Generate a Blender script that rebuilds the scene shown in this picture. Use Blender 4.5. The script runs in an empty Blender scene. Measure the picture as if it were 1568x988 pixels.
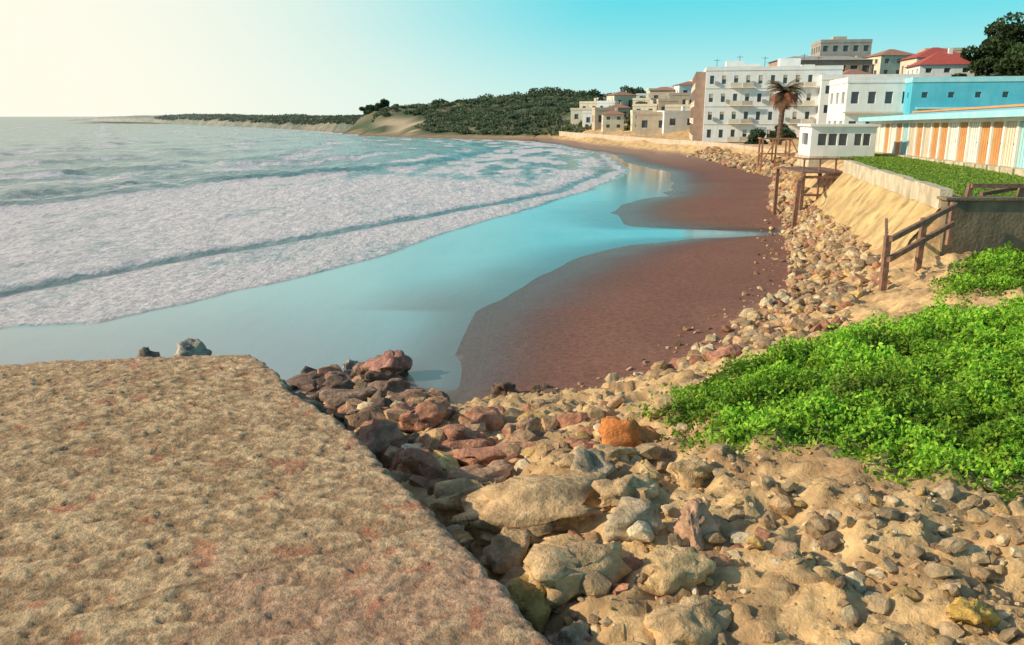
import bpy, bmesh, math, random
import numpy as np
from mathutils import Vector, noise as mnoise
random.seed(7); rng=np.random.default_rng(7)
scene=bpy.context.scene
scene.view_settings.view_transform='Standard'
scene.view_settings.look='None'
scene.view_settings.exposure=0

# ---------------------------------------------------------------- helpers
def lin(c): return tuple(c)+(1.0,)
def hsh(ix,iy,s):
    v=np.sin(ix*127.1+iy*311.7+s*74.7)*43758.5453
    return v-np.floor(v)
def vnoise(x,y,s=0):
    x=np.asarray(x,float); y=np.asarray(y,float)
    xi=np.floor(x); yi=np.floor(y); fx=x-xi; fy=y-yi
    fx=fx*fx*(3-2*fx); fy=fy*fy*(3-2*fy)
    a=hsh(xi,yi,s); b=hsh(xi+1,yi,s); c=hsh(xi,yi+1,s); d=hsh(xi+1,yi+1,s)
    return (a*(1-fx)+b*fx)*(1-fy)+(c*(1-fx)+d*fx)*fy
def fbm(x,y,s=0,o=4):
    r=0; a=.5; t=0
    for i in range(o):
        r=r+a*vnoise(x*2**i+i*17.3,y*2**i-i*9.1,s+i); t+=a; a*=.5
    return r/t
def sstep(a,b,x):
    t=np.clip((x-a)/(b-a),0,1); return t*t*(3-2*t)
def in_poly(px,py,poly):
    inside=np.zeros(px.shape,bool); n=len(poly)
    for i in range(n):
        x1,y1=poly[i]; x2,y2=poly[(i+1)%n]
        if y1==y2: continue
        c=((y1>py)!=(y2>py))&(px<(x2-x1)*(py-y1)/(y2-y1)+x1)
        inside^=c
    return inside
def np_mesh(name,V,F,mats,col=None,smooth=False,midx=None,colname='Col',col2=None):
    V=np.asarray(V,np.float32); F=np.asarray(F,np.int32)
    me=bpy.data.meshes.new(name); m,k=F.shape
    me.vertices.add(len(V)); me.vertices.foreach_set('co',V.ravel())
    me.loops.add(m*k); me.loops.foreach_set('vertex_index',F.ravel())
    me.polygons.add(m); me.polygons.foreach_set('loop_start',np.arange(0,m*k,k,dtype=np.int32))
    me.update(calc_edges=True)
    me.polygons.foreach_set('use_smooth',np.full(m,smooth))
    if midx is not None: me.polygons.foreach_set('material_index',np.asarray(midx,np.int32))
    for nm,cc in ((colname,col),('Col2',col2)):
        if cc is None: continue
        cc=np.asarray(cc,np.float32)
        if cc.shape[1]==3: cc=np.hstack([cc,np.ones((len(cc),1),np.float32)])
        at=me.color_attributes.new(nm,'FLOAT_COLOR','POINT'); at.data.foreach_set('color',cc.ravel())
    for mt in mats: me.materials.append(mt)
    me.validate()
    ob=bpy.data.objects.new(name,me); scene.collection.objects.link(ob); return ob
def grid_faces(nr,nc,keep=None):
    i=np.arange(nr-1)[:,None]*nc+np.arange(nc-1)[None,:]
    F=np.stack([i,i+1,i+nc+1,i+nc],-1).reshape(-1,4)
    if keep is not None: F=F[keep.reshape(-1)]
    return F

class NT:
    def __init__(s,name):
        s.m=bpy.data.materials.new(name); s.m.use_nodes=True; s.t=s.m.node_tree
        s.b=s.t.nodes['Principled BSDF']
    def n(s,typ,**kw):
        nd=s.t.nodes.new(typ)
        for k,v in kw.items():
            if k in nd.inputs.keys(): nd.inputs[k].default_value=v
            else: setattr(nd,k,v)
        return nd
    def l(s,a,b): s.t.links.new(a,b)
    def noise(s,scale,detail=4,vec=None,rough=.55):
        nd=s.t.nodes.new('ShaderNodeTexNoise'); nd.inputs['Scale'].default_value=scale
        nd.inputs['Detail'].default_value=detail; nd.inputs['Roughness'].default_value=rough
        if vec is None: vec=s.pos()
        s.l(vec,nd.inputs['Vector']); return nd.outputs['Fac']
    def pos(s):
        if not hasattr(s,'_p'): s._p=s.t.nodes.new('ShaderNodeTexCoord').outputs['Object']
        return s._p
    def math(s,op,a,b=0.,c=None):
        nd=s.t.nodes.new('ShaderNodeMath'); nd.operation=op
        for i,v in enumerate((a,b,c)):
            if v is None: continue
            if hasattr(v,'links'): s.l(v,nd.inputs[i])
            else: nd.inputs[i].default_value=v
        return nd.outputs[0]
    def mix(s,f,a,b,bt='MIX'):
        nd=s.t.nodes.new('ShaderNodeMix'); nd.data_type='RGBA'; nd.blend_type=bt
        for idx,v in ((0,f),(6,a),(7,b)):
            if hasattr(v,'links'): s.l(v,nd.inputs[idx])
            elif isinstance(v,(int,float)): nd.inputs[idx].default_value=v
            else: nd.inputs[idx].default_value=lin(v)
        return nd.outputs[2]
    def ramp(s,f,a,b):
        nd=s.t.nodes.new('ShaderNodeMapRange'); nd.interpolation_type='SMOOTHSTEP'
        s.l(f,nd.inputs[0]); nd.inputs[1].default_value=a; nd.inputs[2].default_value=b
        return nd.outputs[0]
    def attr(s,name='Col'):
        nd=s.t.nodes.new('ShaderNodeAttribute'); nd.attribute_name=name; return nd
    def bump(s,h,strength,dist,prev=None):
        nd=s.t.nodes.new('ShaderNodeBump'); s.l(h,nd.inputs['Height'])
        if hasattr(strength,'links'): s.l(strength,nd.inputs['Strength'])
        else: nd.inputs['Strength'].default_value=strength
        nd.inputs['Distance'].default_value=dist
        if prev is not None: s.l(prev,nd.inputs['Normal'])
        return nd.outputs[0]
    def base(s,c):
        if hasattr(c,'links'): s.l(c,s.b.inputs['Base Color'])
        else: s.b.inputs['Base Color'].default_value=lin(c)

def simple(name,c1,c2,scale=3,rough=.8,bs=.4,bd=.02,bscale=None,spec=.3,stain=0):
    t=NT(name); f=t.ramp(t.noise(scale,5),.3,.7)
    c=t.mix(f,c1,c2)
    if stain:
        mp=t.n('ShaderNodeMapping'); t.l(t.pos(),mp.inputs[0]); mp.inputs['Scale'].default_value=(1,1,.18)
        c=t.mix(t.math('MULTIPLY',t.ramp(t.noise(1.6,6,mp.outputs[0],.65),.48,.72),stain),c,tuple(x*.45 for x in c2))
    t.base(c); t.b.inputs['Roughness'].default_value=rough
    t.b.inputs['Specular IOR Level'].default_value=spec
    t.l(t.bump(t.noise(bscale or scale*6,4),bs,bd),t.b.inputs['Normal'])
    return t.m
def attrmat(name,rough=.9,nscale=8,var=.45,bs=.6,bd=.03,bscale=20,spec=.25,trans=0):
    t=NT(name); a=t.attr().outputs['Color']
    f=t.ramp(t.noise(nscale,6,rough=.65),.25,.75)
    d=t.mix(f,(1-var,)*3,(1+var*.6,)*3)
    c=t.mix(1.0,a,d,'MULTIPLY'); t.base(c)
    t.b.inputs['Roughness'].default_value=rough; t.b.inputs['Specular IOR Level'].default_value=spec
    if bs: t.l(t.bump(t.noise(bscale,6,rough=.65),bs,bd),t.b.inputs['Normal'])
    return t

# ---------------------------------------------------------------- materials
M={}
M['white']=simple('white_render',(.84,.83,.80),(.74,.73,.70),.8,stain=.25)
M['cream']=simple('cream_render',(.72,.65,.51),(.62,.54,.41),.8,stain=.25)
M['beige']=simple('beige_render',(.55,.47,.36),(.46,.38,.29),.8,stain=.3)
M['pink']=simple('pink_render',(.62,.50,.42),(.54,.42,.34),.8,stain=.3)
M['grey']=simple('grey_render',(.40,.37,.33),(.32,.29,.26),.8)
M['blue']=simple('blue_paint',(.07,.44,.60),(.12,.52,.66),.5,stain=.25)
M['cyan']=simple('pale_blue_paint',(.28,.62,.70),(.38,.68,.74),1.2)
M['brownw']=simple('brown_render',(.42,.29,.22),(.34,.22,.16),1)
M['orange']=simple('orange_paint',(.62,.31,.11),(.54,.25,.09),2)
M['red']=simple('roof_tile_red',(.46,.10,.08),(.36,.08,.06),2)
M['tile']=simple('roof_tile_terracotta',(.42,.22,.15),(.33,.16,.11),2)
M['wood']=simple('weathered_wood',(.32,.18,.12),(.18,.10,.07),6,bscale=30)
M['wood2']=simple('orange_wood',(.42,.21,.11),(.28,.14,.08),4)
M['conc']=simple('concrete_wall',(.28,.22,.14),(.16,.13,.085),1.3,bs=.7,bd=.05,bscale=9,stain=.6)
M['ochrewall']=simple('ochre_revetment',(.66,.48,.22),(.42,.29,.13),.9,bs=1.0,bd=.10,bscale=4,stain=.75)
M['palewall']=simple('pale_wall_cap',(.64,.56,.41),(.42,.36,.25),1.6,bs=.7,bd=.04,stain=.6)
M['metal']=simple('dark_metal',(.06,.06,.06),(.09,.09,.09),3)
g=NT('window_glass'); g.base((.08,.10,.11)); g.b.inputs['Roughness'].default_value=.12; M['glass']=g.m

# ---------------------------------------------------------------- world / sun
SUN_AZ=math.radians(-98); SUN_EL=math.radians(27)
w=bpy.data.worlds.new("World"); scene.world=w; w.use_nodes=True
wt=w.node_tree; bg=wt.nodes['Background']
def wn(t): return wt.nodes.new(t)
def wmath(op,a,b=0.):
    nd=wn('ShaderNodeMath'); nd.operation=op
    for i,v in enumerate((a,b)):
        if hasattr(v,'links'): wt.links.new(v,nd.inputs[i])
        else: nd.inputs[i].default_value=v
    return nd.outputs[0]
def wmix(f,a,b,bt='MIX'):
    nd=wn('ShaderNodeMix'); nd.data_type='RGBA'; nd.blend_type=bt
    for idx,v in ((0,f),(6,a),(7,b)):
        if hasattr(v,'links'): wt.links.new(v,nd.inputs[idx])
        elif isinstance(v,(int,float)): nd.inputs[idx].default_value=v
        else: nd.inputs[idx].default_value=lin(v)
    return nd.outputs[2]
def wramp(f,a,b):
    nd=wn('ShaderNodeMapRange'); nd.interpolation_type='SMOOTHSTEP'; wt.links.new(f,nd.inputs[0]); nd.inputs[1].default_value=a; nd.inputs[2].default_value=b; return nd.outputs[0]
sk=wn('ShaderNodeTexSky'); sk.sky_type='NISHITA'; sk.sun_disc=False
sk.sun_elevation=SUN_EL; sk.sun_rotation=SUN_AZ%(2*math.pi)
sk.air_density=1.0; sk.dust_density=.5; sk.ozone_density=1.0; sk.altitude=0
tc=wn('ShaderNodeTexCoord'); sep=wn('ShaderNodeSeparateXYZ'); wt.links.new(tc.outputs['Generated'],sep.inputs[0]); zc=sep.outputs[2]
dt=wn('ShaderNodeVectorMath'); dt.operation='DOT_PRODUCT'; wt.links.new(tc.outputs['Generated'],dt.inputs[0])
ga,ge=math.radians(-54),math.radians(9); dt.inputs[1].default_value=(math.sin(ga)*math.cos(ge),math.cos(ga)*math.cos(ge),math.sin(ge))
k=1/.15
# sea-air haze: cyan low sky, paler at the horizon, milky toward the sun side
low=wmix(wramp(zc,-.01,.14),(.62*k,.90*k,.86*k),(.11*k,.73*k,.82*k))
c=wmix(wmath('MULTIPLY',wmath('SUBTRACT',1,wramp(zc,.28,.60)),.93),sk.outputs[0],low)
nz=wn('ShaderNodeTexNoise'); nz.inputs['Scale'].default_value=2.2; nz.inputs['Detail'].default_value=4
mpw=wn('ShaderNodeMapping'); mpw.inputs['Scale'].default_value=(1,1,4); wt.links.new(tc.outputs['Generated'],mpw.inputs[0]); wt.links.new(mpw.outputs[0],nz.inputs['Vector'])
gl=wmath('ADD',dt.outputs['Value'],wmath('MULTIPLY',wmath('SUBTRACT',nz.outputs['Fac'],.5),.05))
c=wmix(wmath('MULTIPLY',wramp(gl,.48,.97),wmath('SUBTRACT',1,wmath('MULTIPLY',wramp(zc,.3,.8),.7))),c,(1.05*k,.99*k,.83*k))
wt.links.new(c,bg.inputs['Color'])
bg.inputs['Strength'].default_value=.15
sd=Vector((math.sin(SUN_AZ)*math.cos(SUN_EL),math.cos(SUN_AZ)*math.cos(SUN_EL),math.sin(SUN_EL)))
L=bpy.data.lights.new('sun','SUN'); L.energy=5.0; L.angle=math.radians(.6); L.color=(1,.82,.60)
lo=bpy.data.objects.new('sun',L); scene.collection.objects.link(lo)
lo.rotation_euler=(-sd).to_track_quat('-Z','Y').to_euler(); lo.location=(-60,-10,60)

# ---------------------------------------------------------------- camera
cd=bpy.data.cameras.new('camera'); cam=bpy.data.objects.new('camera',cd); scene.collection.objects.link(cam)
cam.location=(0,0,6); cam.rotation_euler=(math.radians(90-14.4),0,0)
cd.sensor_width=36; cd.lens=28.24; cd.clip_end=30000; scene.camera=cam

# ---------------------------------------------------------------- shore curves (metres: y -> x)
WY=[0,10,14,15.5,17,19.6,22.9,25,29.1,33.9,37.4,40.3,41.7,42.5,43.4,43.9,45,47,52,57.3,63,75.7,90,110,134,181,206,222,250,280,300,360,500,1500]
WX=[-8,-5,-3,-1.3,-1.09,-1.4,-1.58,-1.13,.39,2.7,5.1,8.8,14.2,15,14.4,9.5,7.2,6.7,6.6,8.2,12,15,17.4,15.3,16.6,10.9,5.9,-18,-32,-48,-57,-70,-90,-300]
RY=[14,15.8,17.7,19.6,23.7,27.9,33.7,48.5,76.5,113,143,206]
RX=[0,2.2,4,5.2,8.2,10.1,11.9,16.5,25.4,26.6,20,10]
TY=[25,40,55,76,113,143]; TX=[13.4,16.85,20.6,29,30.5,24]
BY=[25,40,55,76,113,143]; BX=[11.7,15.3,18.9,27.6,28.8,22.3]
xW=lambda y:np.interp(y,WY,WX); xR=lambda y:np.interp(y,RY,RX)
xT=lambda y:np.interp(y,TY,TX); xB_=lambda y:np.interp(y,BY,BX)
rows=[
(-6,[(-2000,2.2),(0,2.4),(2,3.4),(6,4.0),(20,4.2),(60,5),(300,12)]),
(0,[(-2000,2),(0,2.5),(1.6,3.3),(6,4.0),(20,4.2),(60,5),(300,12)]),
(3.5,[(-2000,-1),(-40,1.8),(-.2,2.4),(.6,2.85),(3,3.3),(6,3.6),(20,4),(60,5),(300,12)]),
(6,[(-2000,-2),(-40,.5),(-3,1.8),(-.6,2.4),(0,2.65),(2,2.95),(4,3.1),(8,3.4),(20,3.6),(60,5),(300,12)]),
(9,[(-2000,-3),(-40,-1),(-5,.0),(-2.6,1.6),(0,2.2),(2,2.4),(4,2.7),(8,3.0),(20,3.3),(60,5),(300,12)]),
(11,[(-2000,-3),(-40,-1.5),(-6,-.3),(-4.2,.9),(-1.7,1.75),(1,1.75),(3,2.1),(5,2.5),(10,2.8),(20,3),(60,5),(300,12)]),
(13.5,[(-2000,-3),(-40,-1.5),(-6,-.5),(-4.2,.45),(-3.2,.85),(-1.6,1.0),(.5,1.1),(3,1.6),(5,2.2),(8,2.5),(12,2.7),(20,3),(60,5),(300,12)]),
(15.5,[(-2000,-3),(-40,-1.5),(-6,-.5),(-4.6,-.05),(-3.2,.45),(-2.0,.35),(-1.2,0.02),(1,.35),(2.2,.55),(4,1.1),(8,2.0),(10,2.4),(20,2.8),(60,5),(300,12)]),
(17.5,[(-2000,-3),(-40,-1.5),(-6,-.3),(-4.2,.0),(-3.2,.12),(-2.3,.0),(-1.7,-.06),(-1.1,0),(2,.25),(4,.5),(7,1.3),(10,2.1),(12,2.4),(20,2.7),(60,5),(300,12)]),
(20,[(-2000,-3),(-40,-1.5),(-5,-.2),(-1.42,0),(2,.2),(5.3,.45),(8,1.1),(12,2.2),(20,2.5),(60,5),(300,12)]),
(24.7,[(-2000,-3),(-40,-1.5),(-5,-.2),(-1.2,0),(5,.3),(8.6,.5),(11,1.1),(13.2,1.8),(30,2.1),(50,4),(300,14)]),
]
prom={25:3.5,26:3.5,40:3.5,55:3.4,76:3.1,113:2.3,130:2.1}
inl={25:[(30,3.5),(50,5),(80,10),(300,20)],60:[(30,3.4),(40,4),(55,7),(75,12),(300,25)],100:[(35,3),(45,4),(60,8),(75,12),(100,15),(300,30)],130:[(36,2.3),(48,3),(60,7),(75,12),(95,14),(300,30)]}
def inlz(x,y):
    ks=sorted(inl); vals=[np.interp(x,[p[0] for p in inl[k]],[p[1] for p in inl[k]]) for k in ks]
    return np.interp(y,ks,vals)
ylist=[25.05]+[27,29.1,31.5,33.9,35.6,37.4,39,40.3,41,41.7,42.5,43.4,43.65,43.9,45,47,49.5,52,57.3,63,69,75.7,83,90,100,110,120,130]
for yy in ylist:
    pz=np.interp(yy,sorted(prom),[prom[k] for k in sorted(prom)])
    a,b,c,d=xW(yy),xR(yy),xB_(yy),xT(yy)
    sl=.035
    pr=[(-2000,-3),(a-40,-1.2),(a-6,-.14),(a,0)]
    if b-a>.8: pr.append((b,min(.55,max(.15,(b-a)*sl+.05))))
    pr+= [(max(c,a+.5),1.35),(max(d,a+1)+.05,pz-.25),(max(d,a+1)+.5,pz)]
    for xx in (30,36,42,50,60,75,95,140,300):
        if xx>d+2: pr.append((xx,max(pz,inlz(xx,yy)) if xx>40 else pz))
    rows.append((yy,pr))
rows+=[
(143,[(-2000,-3),(-30,-1),(10,-.15),(16,0),(20,.6),(23,2),(28,2),(45,3.5),(60,8),(75,12.5),(95,14),(300,30)]),
(181,[(-2000,-3),(-30,-1),(5,-.15),(10.9,0),(14,.6),(17,2),(30,4),(45,8),(60,11),(95,16),(300,30)]),
(206,[(-2000,-3),(-40,-1),(0,-.15),(5.9,0),(10,.6),(13,2),(22,4.5),(35,8),(60,12),(140,22),(300,30)]),
(222,[(-2000,-3),(-40,-1),(-18,0),(-10,.8),(5,3.4),(20,6.5),(35,9),(60,12),(300,30)]),
(250,[(-2000,-3),(-60,-1),(-33,0),(-29,2.5),(-10,6.0),(10,8.5),(35,10.5),(60,13),(300,30)]),
(280,[(-2000,-3),(-70,-1),(-48,0),(-46,5),(-43,7.4),(-28,8.0),(-10,9.8),(10,11.6),(35,12),(60,14),(300,32)]),
(300,[(-2000,-3),(-80,-1),(-58,0),(-56,5),(-50,8.0),(-25,9),(0,11.5),(20,13.2),(40,12.5),(100,22),(300,34)]),
(360,[(-2000,-3),(-90,-1),(-70,0),(-66,4),(-40,8),(20,12),(60,14),(300,30)]),
(500,[(-2000,-3),(-110,-1),(-90,0),(-80,4),(0,12),(300,30)]),
(1500,[(-2000,-3),(-330,-1),(-300,0),(-280,5),(0,14),(500,30)])]
RYS=np.array([r[0] for r in rows])
green=[(2.2,10.6),(3.2,11.6),(4.6,12.1),(6.35,13.3),(9,15.8),(10.2,17.5),(11,19.5),(13.2,22.5),(25,23),(25,5),(8,5.2),(4.2,5.9),(3.5,6.1),(3.1,6.8),(2.4,7.6),(1.95,9)]
def gmask(x,y):
    x=np.asarray(x,float); y=np.asarray(y,float); out=np.zeros(x.shape,bool)
    b=(x>.8)&(x<27)&(y>3.5)&(y<25)
    if not b.any(): return out
    X_,Y_=x[b],y[b]
    wx=X_+(fbm(X_*1.3,Y_*1.3,31)-.5)*1.5; wy=Y_+(fbm(X_*1.3,Y_*1.3,47)-.5)*1.5
    m=in_poly(wx,wy,green)
    patch=(np.abs(wy-(15.6+.22*(wx-9)))<.75)&(wx>8.6)
    hole=(fbm(X_*1.6,Y_*1.6,49)<.31)
    out[b]=m&~patch&~hole
    return out
def gsoft(x,y,r=.3):
    x=np.asarray(x,float); y=np.asarray(y,float); s=0
    for a in range(6): s=s+gmask(x+r*math.cos(a*1.047),y+r*math.sin(a*1.047))*1.0
    return (s+gmask(x,y))/7
def H0(x,y):
    x=np.asarray(x,float); y=np.asarray(y,float); shp=x.shape
    x=x.ravel(); y=y.ravel(); out=np.zeros(x.shape)
    j=np.clip(np.searchsorted(RYS,y,side='right')-1,0,len(rows)-2)
    for k in np.unique(j):
        s=j==k; pa=rows[k][1]; pb=rows[k+1][1]
        za=np.interp(x[s],[p[0] for p in pa],[p[1] for p in pa]); zb=np.interp(x[s],[p[0] for p in pb],[p[1] for p in pb])
        t=np.clip((y[s]-RYS[k])/(RYS[k+1]-RYS[k]),0,1); out[s]=za*(1-t)+zb*t
    return out.reshape(shp)
def H(x,y):
    z=H0(x,y); x=np.asarray(x,float); y=np.asarray(y,float)
    near=(y<24.7)
    rough=sstep(.35,1.2,z)*near
    z=z+rough*((fbm(x*.9,y*.9,3)-.5)*.38+(fbm(x*3.2,y*3.2,5)-.5)*.34+(np.abs(fbm(x*6.5,y*6.5,6)-.5))*.30)
    z=z+(1-rough)*(fbm(x*.35,y*.35,9,2)-.5)*.035*(z<1.3)*(y<150)
    far=sstep(180,230,y)*sstep(.5,3,z)
    z=z+far*((fbm(x*.06,y*.06,11)-.5)*3+(fbm(x*.3,y*.3,12)-.5)*1.5)
    mid=sstep(48,58,x)*sstep(25,50,y)*(1-far)
    z=z+mid*(fbm(x*.1,y*.1,15)-.5)*1.5
    z=z+gsoft(x,y)*(.02+.26*fbm(x*1.1,y*1.1,21))
    return z

# ---------------------------------------------------------------- terrain
def seg(*a):
    o=[]
    for s,e,d in a: o+=list(np.arange(s,e,d))
    return np.array(o)
xs=np.concatenate([[-2000,-600,-200],seg((-100,-20,5),(-20,-6,.8),(-6,-1,.12),(-1,8,.06),(8,16,.12),(16,34,.35),(34,100,1.5),(100,301,12)),[600]])
ys=seg((-6,1.5,.5),(1.5,9,.05),(9,20,.11),(20,26,.12),(26,48,.2),(48,80,.5),(80,150,1.2),(150,330,2.0),(330,520,12),(520,1501,140))
X,Y=np.meshgrid(xs,ys); Z=H(X,Y)
n1=fbm(X*.35,Y*.35,41); n2=fbm(X*2.2,Y*2.2,43); n3=fbm(X*.05,Y*.05,45)
c_sand=np.array([.225,.108,.076]); c_wet=np.array([.12,.074,.062]); c_earth=np.array([.68,.47,.23]); c_earth2=np.array([.46,.30,.15])
c_grn=np.array([.06,.12,.02]); c_lawn=np.array([.15,.27,.04]); c_scr=np.array([.08,.115,.06]); c_scr2=np.array([.19,.18,.11]); c_cliff=np.array([.52,.41,.28])
def mixc(c,d,f): return c*(1-f[...,None])+d*f[...,None]
C=np.zeros(X.shape+(3,))+c_sand
C=C*(.85+.3*n1[...,None])
olive=np.array([.27,.19,.11]); C=mixc(C,olive,sstep(6,0,X-xW(Y))*(Y>43)*(Y<75)*.8)
C=mixc(C,np.array([.30,.20,.15])+0*C,sstep(80,130,Y))
wet=sstep(.22,.0,Z); C=mixc(C,c_wet,wet*.9)
ea=mixc(np.zeros_like(C)+c_earth,c_earth2,sstep(.42,.66,n2))
C=mixc(C,ea,sstep(.5,.95,Z))
C=mixc(C,np.array([.20,.13,.09])+0*C,((X<-1.2)&(Y<20)&(Y>9.5))*.75)
C=mixc(C,c_grn,gsoft(X,Y,.12))
lawn=(Y>25)*(Y<62)*(X>xT(Y)+.9); C=mixc(C,mixc(np.zeros_like(C)+c_lawn,c_earth2,sstep(.5,.75,n2)*.6),lawn*1.0)
far=sstep(195,222,Y)*sstep(.3,1.4,Z); hill=np.maximum(far,sstep(46,54,X)*(Y>25)*1.0)
sc=mixc(np.zeros_like(C)+c_scr,c_scr2,sstep(.5,.7,fbm(X*.16,Y*.16,51)))
C=mixc(C,sc,hill)
cliffm=((X<-27)&(X>-44)&(Y<288)&(Y>235))*sstep(.8,1.5,Z)*sstep(6.0,4.5,Z)*sstep(.36,.48,fbm(X*.2,Y*.2,53))
C=mixc(C,c_cliff,cliffm)
col=np.concatenate([C,wet[...,None]],-1).reshape(-1,4)
t=attrmat('ground_earth_sand',nscale=7,var=.35,bs=.8,bd=.035,bscale=19)
al=t.attr(); r=t.math('MULTIPLY_ADD',al.outputs['Alpha'],-.66,.9); t.l(r,t.b.inputs['Roughness'])
np_mesh('ground',np.stack([X,Y,Z],-1).reshape(-1,3),grid_faces(len(ys),len(xs)),[t.m],col,True)

# ---------------------------------------------------------------- sea
cA=([0,20,50,69,83,110,150,200,260,400,2000],[-46,-40,-32,-27,-19,-7,-1,-12,-50,-120,-900])
cB=([0,10,27.4,34.8,47,66,93,134,181,206,240,300,2000],[-30,-24,-17.9,-13.8,-7,3.3,11,13.5,7.5,1.5,-40,-70,-700])
cC=([0,10,22.9,23.3,26,30.4,36.6,48.8,63,80,93,134,181,206,240,300,2000],[-22,-19,-15.1,-12.4,-10.5,-8.4,-5.5,-1.35,4.3,10.2,13,15.2,9.7,4,-33,-60,-690])
nr,nc=800,400
rr=7*(14000/7)**(np.linspace(0,1,nr)); th=np.radians(np.linspace(-88,62,nc))
R_,T_=np.meshgrid(rr,th,indexing='ij'); X=R_*np.sin(T_); Y=R_*np.cos(T_)
wig=(fbm(X*.12,Y*.12,61)-.5)*3.2+(fbm(X*.6,Y*.6,62)-.5)*.9
dA=X-np.interp(Y,*cA)+wig*1.6; dB=X-np.interp(Y,*cB)+wig*.6; dC=X-np.interp(Y,*cC)+wig*.42
foam=np.zeros_like(X); Zs=np.zeros_like(X)
st=fbm(X*.09,Y*.05,65); st2=fbm(X*.25,Y*.12,66); st3=fbm(X*.5,Y*.16,67)
deep=sstep(4,-6,dA)
amp=deep*.26*np.exp(-R_/400)
Zs+=amp*(np.sin((X*.9-Y*.28)*.42+wig*1.2)+.5*np.sin((X*.7+Y*.35)*.9+wig*2)+.9*(fbm(X*.7,Y*.35,69)-.5)*2)
Zs+=.6*np.exp(-((dA+1.8)/1.3)**2)*(.4+st)*np.exp(-R_/300)
foamAB=sstep(-1.0,.3,dA)*sstep(.5,-.1,dB)
foamAB*=1-.62*sstep(55,95,Y)*sstep(.42,.58,st3)
foamAB*=1-.34*sstep(.48,.66,st2)
foam=np.maximum(foam,foamAB)
off_sh=np.exp(-((dA+1.5)/.9)**2)*.8  # shade of the wave faces, painted into the water colour as dark teal
for off,a0 in ((-9,.40),(-19,.44),(-32,.45),(-52,.46),(-80,.46),(-125,.45)):
    dd=dA-off+wig*1.6
    foam=np.maximum(foam,np.exp(-((dd-1.6)/(1.8+abs(off)*.03))**2)*sstep(a0-.10,a0+.10,st2)*.9)
    Zs+=.42*np.exp(-((dd+1)/(1.3+abs(off)*.015))**2)*(.3+st)*np.exp(-R_/300)
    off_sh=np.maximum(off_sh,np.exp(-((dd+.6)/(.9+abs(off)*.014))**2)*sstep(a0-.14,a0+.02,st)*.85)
foam=np.where(dB>-.1,sstep(.30,.8,dB)*sstep(.12,-.05,dC)*(.9-.28*sstep(.45,.65,st3)),foam)
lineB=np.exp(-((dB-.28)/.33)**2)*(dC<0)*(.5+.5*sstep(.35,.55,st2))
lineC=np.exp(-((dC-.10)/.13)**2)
film=sstep(-.1,.3,dC)
Zs+=sstep(.35,-.6,dB)*.17*(dA>-3)+sstep(.1,-.4,dC)*.035
Zs+=(foam>.4)*(dB<0)*(fbm(X*1.1,Y*1.1,68)-.5)*.18
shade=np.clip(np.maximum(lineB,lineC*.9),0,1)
hz=sstep(math.log(60),math.log(900),np.log(R_))  # distance haze, painted in by paling the far water colour
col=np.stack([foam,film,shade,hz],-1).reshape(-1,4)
Ht=H(X,Y); shallow=sstep(-.13,0.0,Ht)*film
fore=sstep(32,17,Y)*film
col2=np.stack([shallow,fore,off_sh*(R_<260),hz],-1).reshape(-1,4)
cen=lambda A:(A[:-1,:-1]+A[1:,1:])*.5
keep=(cen(X)<xW(cen(Y))+4)|(cen(Y)>1500)
t=NT('sea_water'); a=t.attr(); sp=t.n('ShaderNodeSeparateColor'); t.l(a.outputs['Color'],sp.inputs[0])
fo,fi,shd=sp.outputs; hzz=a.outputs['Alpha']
sp2=t.n('ShaderNodeSeparateColor'); t.l(t.attr('Col2').outputs['Color'],sp2.inputs[0]); sha,forw,osh=sp2.outputs
mp=t.n('ShaderNodeMapping'); t.l(t.pos(),mp.inputs[0]); mp.inputs['Rotation'].default_value=(0,0,math.radians(20)); mp.inputs['Scale'].default_value=(1,.35,1)
v=mp.outputs[0]
n_f=t.noise(1.4,8,rough=.72); n_g=t.noise(.35,6,v,.7)
nn=t.math('ADD',t.math('MULTIPLY',n_f,.55),t.math('MULTIPLY',n_g,.45))
fm=t.math('ADD',fo,t.math('MULTIPLY',t.math('SUBTRACT',nn,.5),2.2))
fm=t.ramp(fm,.28,.78); fm=t.math('MULTIPLY',fm,t.ramp(fo,.03,.2))
wc=t.math('MULTIPLY',t.ramp(t.noise(.5,8,v,.78),.56,.68),t.math('SUBTRACT',1,fi)); wc=t.math('MULTIPLY',wc,.5)
fm=t.math('MAXIMUM',fm,wc)
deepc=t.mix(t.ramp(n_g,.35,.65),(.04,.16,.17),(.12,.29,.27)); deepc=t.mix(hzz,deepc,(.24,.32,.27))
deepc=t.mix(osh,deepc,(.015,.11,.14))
filmc=t.mix(t.ramp(t.noise(.25,5,v),.35,.65),(.15,.41,.43),(.21,.47,.48))
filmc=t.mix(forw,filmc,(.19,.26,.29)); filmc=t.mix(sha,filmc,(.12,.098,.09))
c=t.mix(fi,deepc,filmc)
fc=t.mix(t.ramp(t.noise(2.4,9,rough=.82),.36,.62),(.44,.42,.46),(.86,.80,.79))
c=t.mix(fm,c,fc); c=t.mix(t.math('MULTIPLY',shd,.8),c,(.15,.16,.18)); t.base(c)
r=t.math('ADD',t.math('MULTIPLY',fm,.5),t.math('ADD',.07,t.math('MULTIPLY',hzz,.22))); t.l(r,t.b.inputs['Roughness'])
t.b.inputs['IOR'].default_value=1.55
b1=t.bump(t.noise(1.2,7,v,.65),t.math('ADD',.05,t.math('MULTIPLY',t.math('SUBTRACT',1,fi),.95)),.4)
b2=t.bump(t.noise(4,7,rough=.75),t.math('MULTIPLY',fm,.9),.14,b1); t.l(b2,t.b.inputs['Normal'])
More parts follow.
